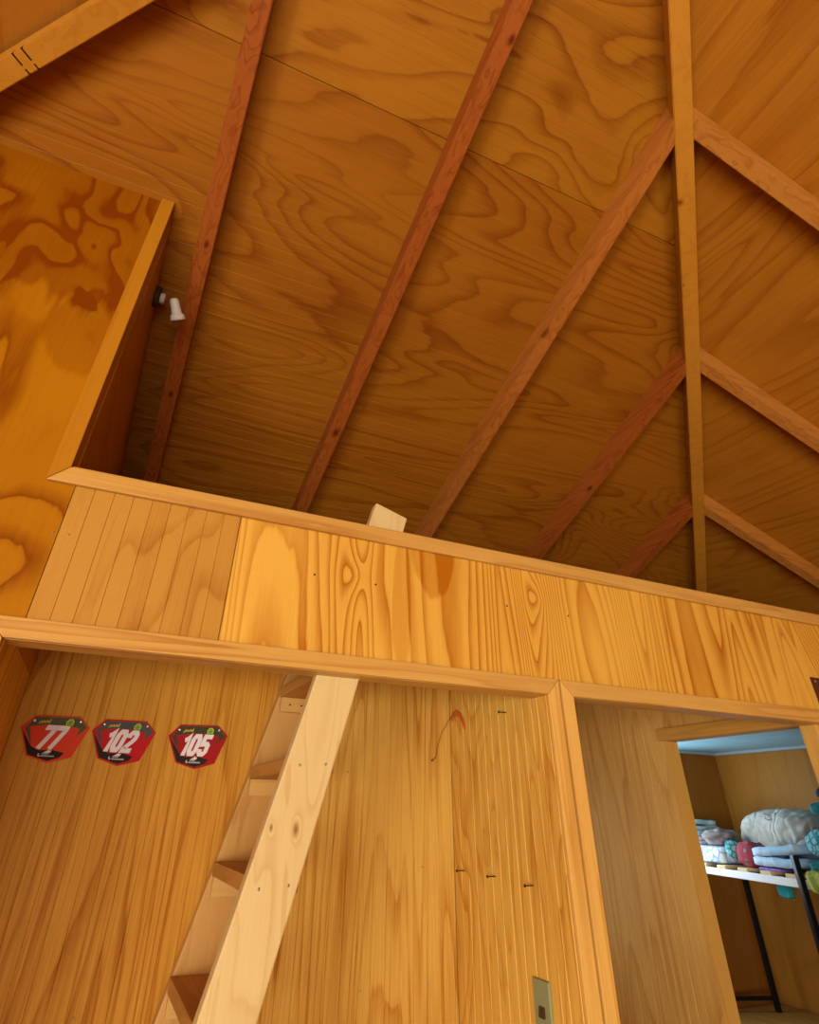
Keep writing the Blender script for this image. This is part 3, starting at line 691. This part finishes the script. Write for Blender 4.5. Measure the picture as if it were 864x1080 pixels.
# ------------------------------------------------------------------ number plates
def stroke(bm, path, w, tf, y0, y1, closed=False):
    """flat stroke along a 2D path; tf maps (u,v) -> (x,z)"""
    P = [Vector(p) for p in path]; n = len(P); L = []; R = []
    for i in range(n):
        if closed: a, b = P[i - 1], P[(i + 1) % n]
        else: a, b = P[max(i - 1, 0)], P[min(i + 1, n - 1)]
        d1 = (P[i] - a).normalized() if (P[i] - a).length > 1e-9 else (b - P[i]).normalized()
        d2 = (b - P[i]).normalized() if (b - P[i]).length > 1e-9 else d1
        n1 = Vector((-d1.y, d1.x)); n2 = Vector((-d2.y, d2.x)); mm = (n1 + n2)
        mm = mm.normalized() if mm.length > 1e-6 else n1
        s = min(1 / max(mm.dot(n1), 0.35), 1.6)
        L.append(P[i] + mm * w / 2 * s); R.append(P[i] - mm * w / 2 * s)
    for i in range(n if closed else n - 1):
        j = (i + 1) % n
        q = [L[i], L[j], R[j], R[i]]
        a = [bm.verts.new(W((*[tf(p)[0]], y0, tf(p)[1]))) for p in q]
        b = [bm.verts.new(W((*[tf(p)[0]], y1, tf(p)[1]))) for p in q]
        bm.faces.new(a); bm.faces.new(list(reversed(b)))
        for e in range(4): bm.faces.new((a[e], b[e], b[(e + 1) % 4], a[(e + 1) % 4]))
DIG = {
 '1': [[(0.03, 0.70), (0.16, 0.76), (0.24, 0.90), (0.24, 0.0)]],
 '7': [[(0.0, 0.90), (0.42, 0.90), (0.42, 0.80), (0.17, 0.0)]],
 '2': [[(0.10, 0.66), (0.10, 0.80), (0.17, 0.90), (0.34, 0.90), (0.41, 0.80), (0.41, 0.64), (0.34, 0.50), (0.12, 0.20), (0.10, 0.10), (0.50, 0.10)]],
 '5': [[(0.50, 0.90), (0.13, 0.90), (0.11, 0.54), (0.33, 0.56), (0.41, 0.48), (0.41, 0.20), (0.34, 0.10), (0.17, 0.10), (0.10, 0.20), (0.10, 0.32)]],
 '0': ['ring', [(0.10, 0.24), (0.10, 0.76), (0.17, 0.90), (0.34, 0.90), (0.41, 0.76), (0.41, 0.24), (0.34, 0.10), (0.17, 0.10)]],
}
def plate(cx, cz, number, label, red, band, tilt):
    y = YK
    t = thing('number_plate', (cx, y, cz), label, 'number plate', 'racing number plates on the alcove wall')
    ct, st = math.cos(tilt), math.sin(tilt)
    def T(p): return (cx + p[0] * ct - p[1] * st, cz + p[0] * st + p[1] * ct)
    out = [(-0.0385, 0.0395), (0.0375, 0.0415), (0.060, 0.0225), (0.0415, -0.0285), (0.004, -0.039), (-0.0345, -0.0285), (-0.0585, 0.0180)]
    prism('backing_plate', [T(p) for p in out], (y - 0.0030, y - 0.0004), 'Y', red, t, bevel=0.0012, seg=2)
    def layer(name, poly, k, mat):
        return prism(name, [T(p) for p in poly], (y - 0.0030 - 0.00035 * k, y - 0.0030 - 0.00035 * (k - 1)), 'Y', mat, t)
    layer('upper_band', [(-0.0375, 0.0365), (0.0365, 0.0385), (0.0555, 0.0220), (0.040, 0.0065), (0.043, 0.0205), (0.015, 0.0245), (-0.012, 0.0245), (-0.043, 0.0195), (-0.031, -0.0115), (-0.0505, 0.0165)], 1, band)
    layer('lower_band', [(-0.0535, 0.0135), (-0.031, -0.0125), (-0.018, -0.0185), (0.0065, -0.0175), (0.028, -0.0215), (0.022, -0.0295), (0.003, -0.0355), (-0.0325, -0.0265)], 1, 'black_print')
    # number
    bm = bmesh.new(); h = 0.0395; x = 0.0
    wid = {'1': 0.36, '7': 0.50, '2': 0.54, '5': 0.54, '0': 0.53}
    tot = sum(wid[c] for c in number)
    for c in number:
        sp = DIG[c]
        closed = sp[0] == 'ring'
        for path in (sp[1:] if closed else sp):
            def tf(p, x=x):
                u = (p[0] + x - tot / 2) * h * 0.98 + (p[1] - 0.5) * h * 0.30; v = (p[1] - 0.5) * h + 0.0035
                return T((u, v))
            stroke(bm, path, 0.215, tf, y - 0.0046, y - 0.0036, closed)
        x += wid[c]
    finish('number', bm, 'white_print', t)
    # small printed marks: gold script, green leaf, white peak with a line of small lettering
    bm = bmesh.new()
    path = [(-0.030, 0.0250), (-0.0265, 0.0295), (-0.0245, 0.0270), (-0.0215, 0.0300), (-0.0195, 0.0275), (-0.0165, 0.0305), (-0.0145, 0.0280), (-0.0105, 0.0335), (-0.0125, 0.0270)]
    stroke(bm, path, 0.0020, T, y - 0.0042, y - 0.0037); finish('script_mark', bm, 'gold_print', t)
    lf_ = bmesh.new()
    for a in range(4):
        an = math.pi / 4 + a * math.pi / 2
        c0 = (0.0235 + 0.0034 * math.cos(an), 0.0292 + 0.0034 * math.sin(an))
        pts = [T((c0[0] + 0.0027 * math.cos(q * math.pi / 4), c0[1] + 0.0027 * math.sin(q * math.pi / 4))) for q in range(8)]
        bm_prism(lf_, pts, (y - 0.0042, y - 0.0037), 'Y')
    lm = finish('leaf_emblem', lf_, 'leaf_print', t)
    bm = bmesh.new(); stroke(bm, [(0.0180, 0.0245), (0.0172, 0.0300), (0.0215, 0.0350), (0.0265, 0.0350), (0.0295, 0.0310), (0.0280, 0.0245)], 0.0014, T, y - 0.0046, y - 0.0042)
    finish('emblem_outline', bm, 'leaf_light', lm)
    bm = bmesh.new()
    bm_prism(bm, [T(p) for p in ((-0.0075, -0.0225), (-0.0005, -0.0185), (0.0015, -0.0160), (0.0025, -0.0190), (0.0060, -0.0180), (0.0040, -0.0225))], (y - 0.0044, y - 0.0036), 'Y')
    finish('peak_mark', bm, 'white_print', t)
    bm = bmesh.new()
    for q in range(4): stroke(bm, [(-0.0080 + q * 0.0028, -0.0248), (-0.0066 + q * 0.0028, -0.0232)], 0.0013, T, y - 0.0042, y - 0.0036)
    stroke(bm, [(-0.0135, -0.0240), (-0.0150, -0.0262), (-0.0135, -0.0285), (-0.0115, -0.0275)], 0.0013, T, y - 0.0042, y - 0.0036)
    for q in range(8):
        u = -0.0095 + q * 0.0029
        stroke(bm, [(u, -0.0288), (u + 0.0006, -0.0264), (u + 0.0017, -0.0288)], 0.0009, T, y - 0.0042, y - 0.0036)
    finish('small_lettering', bm, 'white_print', t)
    for bx in ((-0.0385, 0.0300), (0.0415, 0.0325)):
        q = T(bx)
        tube('bolt', [(q[0], y - 0.0034, q[1]), (q[0], y - 0.0050, q[1]), (q[0], y - 0.0056, q[1])], [0.0042, 0.0042, 0.0024], 'steel', t, n=10)
    return t
plate(-0.0975, 0.108, '77', 'orange-red racing plate numbered 77, nearest the left edge of the picture', 'red_bright', 'olive_green', 0.00)
plate(0.0255, 0.108, '102', 'red racing plate numbered 102 between the two other plates', 'red', 'slate', -0.02)
plate(0.170, 0.108, '105', 'dark red bordered racing plate numbered 105, nearest the ladder', 'crimson', 'olive', 0.01)

# ------------------------------------------------------------------ spotlight in the loft
sp = thing('spotlight', (-0.168, 1.215, 1.07), 'small white spotlight on a round bracket high in the loft', 'spotlight')
bc = Vector((-0.1678, 1.205, 1.095))
tube('wall_base', [tuple(bc), (bc.x + 0.004, bc.y, bc.z), (bc.x + 0.012, bc.y, bc.z), (bc.x + 0.014, bc.y, bc.z)], [0.042, 0.042, 0.040, 0.030], 'dark_base', sp, n=20)
tube('hub', [(bc.x + 0.012, bc.y - 0.004, bc.z - 0.004), (bc.x + 0.024, bc.y - 0.006, bc.z - 0.006), (bc.x + 0.026, bc.y - 0.006, bc.z - 0.006)], [0.021, 0.021, 0.014], 'lamp_white', sp, n=14)
h0 = Vector((-0.1125, 1.132, 1.030)); h1 = Vector((-0.0945, 1.158, 1.000))
tube('arm', [(bc.x + 0.022, bc.y, bc.z), tuple((bc + Vector((0.03, 0, 0)) + h0) / 2), tuple(h0)], 0.0035, 'lamp_nickel', sp)
ax_ = (h1 - h0)
prof = [(-0.20, 0.008), (-0.12, 0.014), (-0.05, 0.0160), (0.4, 0.0175), (0.68, 0.0180), (0.70, 0.0235), (1.0, 0.0275), (1.03, 0.0255)]
tube('lamp_head', [tuple(h0 + ax_ * a) for a, _ in prof], [r_ for _, r_ in prof], 'lamp_white', sp, n=20)
tube('bulb', [tuple(h0 + ax_ * a) for a in (1.01, 1.05, 1.07)], [0.0215, 0.019, 0.010], 'lamp_nickel', sp, n=16)

# ------------------------------------------------------------------ nails, switch, thread
def nail(y, z, label):
    t = thing('nail', (XD0, y, z), label, 'nail', 'nails in the dividing wall')
    tube('shank', [(XD0 + 0.004, y, z), (XD0 - 0.018, y, z)], 0.0016, 'iron', t, n=6)
    tube('head', [(XD0 - 0.018, y, z), (XD0 - 0.0195, y, z)], 0.0040, 'iron', t, n=10)
nail(1.361, -0.099, 'rusty nail in the dividing wall, leftmost of the row of three')
nail(1.237, -0.100, 'rusty nail in the dividing wall, middle of the row of three')
nail(1.109, -0.104, 'rusty nail in the dividing wall, rightmost of the row of three')
nail(1.152, 0.184, 'rusty nail alone near the top of the dividing wall')
sw = thing('light_switch', (XD0, 1.108, -0.325), 'pale green switch plate with a brown rocker on the dividing wall', 'light switch')
box('cover_plate', (XD0 - 0.0055, 1.086, -0.323), (XD0 - 0.0002, 1.131, -0.228), 'switch_green', sw, bevel=0.003)
rk = hexa('rocker', [(XD0 - 0.0056, 1.1005, -0.275), (XD0 - 0.0056, 1.1165, -0.275), (XD0 - 0.0056, 1.1165, -0.260), (XD0 - 0.0056, 1.1005, -0.260),
                     (XD0 - 0.0105, 1.1005, -0.274), (XD0 - 0.0090, 1.1165, -0.274), (XD0 - 0.0068, 1.1165, -0.261), (XD0 - 0.0068, 1.1005, -0.261)], 'switch_brown', sw, bevel=0.001)
hg = thing('hanging_tag', (XD0 - 0.01, 1.36, 0.11), 'dangling thread with a copper-coloured tag in the alcove corner', 'tag')
tube('thread', [(0.766, 1.372, 0.2045), (0.756, 1.380, 0.196), (0.738, 1.390, 0.165), (0.727, 1.395, 0.132), (0.7245, 1.397, 0.114), (0.715, 1.397, 0.106)], 0.0011, 'thread', hg, n=6)
tb_ = bmesh.new()
ctr = [(1.385, 0.196), (1.377, 0.2065), (1.362, 0.2085), (1.345, 0.200), (1.331, 0.186), (1.324, 0.172)]
for (a, b) in zip(ctr, ctr[1:]):
    wq = 0.0055
    bm_hexa(tb_, [(0.7665, a[0], a[1] - wq), (0.7665, b[0], b[1] - wq), (0.7665, b[0], b[1] + wq), (0.7665, a[0], a[1] + wq),
                  (0.7630, a[0], a[1] - wq), (0.7630, b[0], b[1] - wq), (0.7630, b[0], b[1] + wq), (0.7630, a[0], a[1] + wq)])
bmesh.ops.remove_doubles(tb_, verts=tb_.verts, dist=1e-5)
finish('tag', tb_, 'copper', hg)
tube('pin', [(0.769, 1.371, 0.2075), (0.761, 1.371, 0.2075)], 0.0016, 'iron', hg, n=6)
tube('knot', [(0.7165, 1.397, 0.1085), (0.714, 1.397, 0.106), (0.7125, 1.397, 0.1045)], [0.001, 0.0035, 0.001], 'thread', hg, n=6)
pq = thing('wall_bracket', (1.64, 1.0, 0.2), 'dark brown screwed metal plate on the loft front at the right edge', 'bracket')
box('plate', (1.612, 1.003, 0.235), (1.70, YF - 0.0002, 0.307), 'bronze', pq, bevel=0.002)
screw(pq, (1.622, 1.003, 0.297), (0, -1, 0), 0.004); screw(pq, (1.690, 1.003, 0.297), (0, -1, 0), 0.004)
screw(pq, (1.622, 1.003, 0.245), (0, -1, 0), 0.004)

# ------------------------------------------------------------------ store-room shelf
FR = Vector((2.04, 1.51)); E1 = Vector((0.30, 0.954)); E2 = Vector((0.954, -0.30))
def S(t, s, z):
    p = FR + E1 * t + E2 * s
    return (p.x, p.y, z)
def shelf_box(name, t, s, z, mat, parent, bevel=0.0):
    p = [S(t[0], s[0], z[0]), S(t[1], s[0], z[0]), S(t[1], s[1], z[0]), S(t[0], s[1], z[0]), S(t[0], s[0], z[1]), S(t[1], s[0], z[1]), S(t[1], s[1], z[1]), S(t[0], s[1], z[1])]
    return hexa(name, p, mat, parent, bevel)
ZB = -0.589; ZS = -0.149; LT, LS = 0.74, 0.275
she = thing('shelf_rack', S(LT / 2, LS / 2, ZB), 'black metal rack with a white-edged slatted shelf in the store room', 'shelf')
pw = 0.009
for (t, s, zt) in ((0, 0, -0.088), (LT, 0, -0.088), (0, LS, -0.088), (LT, LS, -0.088)):
    shelf_box('post', (t - pw, t + pw), (s - pw - 0.012 if s == 0 else s - pw, s - 0.012 + pw if s == 0 else s + pw), (ZB, zt), 'black_metal', she, 0.003)
shelf_box('front_rail', (-0.012, LT), (0.0, 0.012), (ZS - 0.0215, ZS), 'white_paint', she, 0.002)
shelf_box('back_rail', (0, LT), (LS - 0.024, LS - 0.0125), (ZS - 0.0215, ZS), 'white_paint', she, 0.002)
for t in (0, LT):
    shelf_box('cross_bar', (t - 0.006, t + 0.006), (0.0, LS - pw), (-0.557, -0.545), 'black_metal', she, 0.002)
    shelf_box('end_bar', (t - 0.006, t + 0.006), (0.0125, LS - 0.025), (ZS - 0.018, ZS - 0.004), 'black_metal', she, 0.002)
for q in range(6):
    t = 0.03 + q * 0.126
    shelf_box('slat', (t, t + 0.056), (0.001, LS - 0.013), (ZS + 0.0003, ZS + 0.0105), 'slat', she, 0.002)
shelf_box('slat_base', (0.0, LT), (0.013, LS - 0.025), (ZS - 0.0035, ZS - 0.0005), 'maroon', she)
# bench the rack stands on
ben = thing('bench', (2.42, 1.85, ZF), 'wooden bench below the rack at the bottom right corner', 'bench')
prev = 2.19
for q in range(4):
    box('plank', (prev, 1.2, ZB - 0.02), (prev + 0.110, 2.226, ZB), 'bench', ben, bevel=0.004); prev += 0.113
box('front_board', (2.20, 1.22, ZB - 0.09), (2.216, 2.22, ZB - 0.0205), 'bench', ben, bevel=0.003)
for (x, y) in ((2.23, 1.25), (2.23, 2.16), (2.58, 1.25), (2.58, 2.16)):
    box('leg', (x, y, ZF), (x + 0.04, y + 0.04, ZB - 0.0205), 'bench', ben, bevel=0.003)

# soft goods ----------------------------------------------------------
def blob_bm(bm, c, r, seed, amp=0.12, freq=2.2, folds=0.0, e=2.4, n=40, flat=None, fdir=(1, 0.3, 0)):
    """lumpy superellipsoid in shelf coordinates: c=(t,s,z), r=(rt,rs,rz); folds add directional creases"""
    rings = []; off = Vector((seed * 3.7, seed * 1.3, seed * 2.1))
    def sg(v, p): return math.copysign(abs(v) ** p, v)
    m_ = n // 2
    for i in range(m_ + 1):
        th = -math.pi / 2 + math.pi * i / m_
        row = []
        for j in range(n):
            ph = 2 * math.pi * j / n
            d = Vector((sg(math.cos(th), 2 / e) * sg(math.cos(ph), 2 / e), sg(math.cos(th), 2 / e) * sg(math.sin(ph), 2 / e), sg(math.sin(th), 2 / e)))
            q = Vector((math.cos(th) * math.cos(ph), math.cos(th) * math.sin(ph), math.sin(th)))
            k = 1 + amp * mnoise.noise(q * freq + off) + amp * 0.5 * mnoise.noise(q * freq * 2.7 + off)
            if folds:
                u = q.dot(Vector(fdir)) * 7 + 2.2 * mnoise.noise(q * 1.7 + off)
                k += folds * (abs(math.sin(u)) - 0.5) * (0.35 + 0.65 * max(0, 0.6 - q.z * 0.5))
            z = c[2] + d.z * r[2] * k
            if flat is not None: z = max(z, flat)
            row.append(bm.verts.new(W(S(c[0] + d.x * r[0] * k, c[1] + d.y * r[1] * k, z))))
        rings.append(row)
    for a, b in zip(rings, rings[1:]):
        for j in range(n):
            bm.faces.new((a[j], a[(j + 1) % n], b[(j + 1) % n], b[j]))
    bmesh.ops.remove_doubles(bm, verts=bm.verts, dist=1e-6)
def soft(name, c, r, mat, label, cat, parent=None, **k):
    bm = bmesh.new(); blob_bm(bm, c, r, k.pop('seed', 1), **k)
    o = finish(name, bm, mat, parent, smooth=True)
    if label: props(o, label, cat)
    return o
def fold_bm(bm, t0, t1, s0, s1, z0, th, layers, seed, sag=0.0, n=16):
    """folded cloth: serpentine section (in s,z) extruded along t with soft ripple"""
    path = []
    for L_ in range(layers):
        z = z0 + th * (L_ + 0.5)
        a, b = (s0, s1) if L_ % 2 == 0 else (s1, s0)
        for q in range(7): path.append((a + (b - a) * q / 6, z))
        if L_ < layers - 1:
            sgn = 1 if b > a else -1
            for q in (1, 2, 3):
                an = -math.pi / 2 + math.pi * q / 4
                path.append((b + sgn * th * 0.5 * math.cos(an), z + th * 0.5 + th * 0.5 * math.sin(an)))
    rows = []
    w = th * 0.46
    for i in range(n + 1):
        t = t0 + (t1 - t0) * i / n
        L = []; R = []
        for j, p in enumerate(path):
            a = Vector(path[max(j - 1, 0)]); b = Vector(path[min(j + 1, len(path) - 1)])
            d = (b - a).normalized(); nn = Vector((-d.y, d.x))
            rip = 0.22 * th * mnoise.noise(Vector((t * 22, p[0] * 18, seed + p[1] * 40))) + sag * (1 - i / n) ** 1.3 * 1.6 * ((p[1] - z0) / (th * layers))
            dt = 0.35 * th * mnoise.noise(Vector((p[0] * 20, p[1] * 60, seed * 2.0)))
            edge = 0.75 if i in (0, n) else 1.0
            L.append(bm.verts.new(W(S(t + dt, p[0] + nn.x * w * edge, p[1] + nn.y * w * edge + rip))))
            R.append(bm.verts.new(W(S(t + dt, p[0] - nn.x * w * edge, p[1] - nn.y * w * edge + rip))))
        rows.append(L + list(reversed(R)))
    m_ = len(rows[0])
    for a, b in zip(rows, rows[1:]):
        for j in range(m_): bm.faces.new((a[j], a[(j + 1) % m_], b[(j + 1) % m_], b[j]))
    bm.faces.new(rows[0]); bm.faces.new(list(reversed(rows[-1])))
def folded(name, t, s, z0, th, layers, mat, label, cat, seed=1, sag=0.0):
    bm = bmesh.new(); fold_bm(bm, t[0], t[1], s[0], s[1], z0, th, layers, seed, sag)
    o = finish(name, bm, mat, None, smooth=True); return props(o, label, cat)
ZD = ZS + 0.011
# boxed linen with blue honeycomb print
bm = bmesh.new(); blob_bm(bm, (0.56, 0.085, ZD + 0.0265), (0.120, 0.07, 0.0262), 3, amp=0.03, e=7, n=48)
props(finish('linen_bundle', bm, 'hex', None, smooth=True), 'white folded linen with a blue honeycomb print at the left of the shelf', 'linen')
folded('white_sheet', (0.61, 0.70), (0.03, 0.14), ZD + 0.054, 0.013, 2, 'white_cloth', 'white folded sheet lying on the honeycomb linen', 'sheet', 5)
tb = bmesh.new(); blob_bm(tb, (0.525, 0.085, ZD + 0.081), (0.075, 0.052, 0.026), 6, amp=0.25, folds=0.14, n=40, flat=ZD + 0.055)
props(finish('brown_towel', tb, 'grey_towel', None, smooth=True), 'crumpled brown-grey towel at the left of the shelf', 'towel')
folded('teal_towel', (0.612, 0.70), (0.040, 0.13), ZD + 0.082, 0.018, 3, 'teal_towel', 'pale teal towel with a looped fold on top of the left pile', 'towel', 8)
soft('maroon_cloth', (0.402, 0.095, ZD + 0.031), (0.034, 0.040, 0.030), 'maroon', 'dark maroon cloth bunched between the honeycomb linen and the rose bundle', 'cloth', seed=9, amp=0.15, folds=0.1, flat=ZD + 0.0005)
rose = soft('rose_bundle', (0.310, 0.058, ZD + 0.037), (0.058, 0.045, 0.0375), 'rose', 'rose-red cloth bundle with green flowers on the shelf', 'cloth', seed=11, amp=0.16, folds=0.08, flat=ZD)
bm = bmesh.new(); blob_bm(bm, (0.378, 0.030, ZD + 0.049), (0.018, 0.026, 0.026), 14, amp=0.2)
props(finish('turquoise_rag', bm, 'turquoise', None, smooth=True), 'small turquoise rag tucked beside the rose bundle', 'cloth')
bag = soft('stuff_sack', (0.350, 0.250, ZD + 0.084), (0.215, 0.105, 0.090), 'canvas', 'large beige drawstring sack at the back of the shelf', 'bag', seed=16, amp=0.06, folds=0.075, e=2.5, n=96, flat=ZD, fdir=(1.0, 0.4, 0.9))
bm = bmesh.new(); c0 = S(0.285, 0.115, 0)
pts = [S(0.335, 0.160, 0.018), S(0.318, 0.152, 0.021), S(0.300, 0.156, 0.014), S(0.294, 0.158, 0.005), S(0.308, 0.154, 0.000), S(0.324, 0.152, 0.006), S(0.316, 0.151, 0.013)]
bm_tube(bm, pts, 0.0016, 6); finish('drawstring', bm, 'iron', bag, smooth=True)
folded('magenta_cloth', (0.12, 0.232), (0.015, 0.10), ZD, 0.007, 1, 'magenta', 'flat magenta and blue cloth under the light blue towel', 'cloth', 18)
folded('blue_towel', (0.02, 0.242), (0.012, 0.125), ZD + 0.009, 0.0260, 2, 'sky_towel', 'light blue folded towel in front of the beige sack', 'towel', 21, sag=0.014)
soft('turquoise_ball', (-0.068, 0.065, ZD + 0.080), (0.060, 0.050, 0.038), 'turquoise', 'turquoise patterned bundle at the right edge of the picture', 'bundle', seed=23, amp=0.06)
soft('teal_garment', (-0.045, 0.070, ZD + 0.020), (0.058, 0.055, 0.019), 'teal_plain', 'dark teal garment under the patterned turquoise bundle', 'garment', seed=25, amp=0.12, flat=ZD + 0.0005)
tl = soft('lime_cloth', (-0.088, -0.006, ZD - 0.012), (0.058, 0.020, 0.028), 'lime', 'lime green cloth spilling past the right rack post', 'cloth', seed=27, amp=0.2, folds=0.12)
soft('pale_cloth', (-0.105, -0.006, ZD - 0.074), (0.055, 0.02, 0.022), 'white_cloth', 'pale blue cloth hanging below the lime cloth', 'cloth', seed=29, amp=0.18, folds=0.1)
soft('hanging_strap', (0.178, 0.052, ZS - 0.034), (0.032, 0.012, 0.026), 'teal_plain', 'teal cloth corner hanging below the white shelf edge', 'cloth', seed=31, amp=0.08, e=4)
soft('teal_pouch', (-0.155, 0.04, 0.030), (0.050, 0.05, 0.020), 'teal_plain', 'teal pouch on top of the pile at the right edge', 'pouch', seed=33, amp=0.06)
soft('navy_pouch', (-0.195, 0.04, 0.068), (0.045, 0.045, 0.020), 'navy', 'navy pouch above the teal pouch at the right edge', 'pouch', seed=35, amp=0.08)
soft('grey_bundle', (-0.205, 0.06, -0.034), (0.055, 0.05, 0.038), 'grey_towel', 'brown bundle under the teal pouch at the right edge', 'bundle', seed=37, amp=0.1)
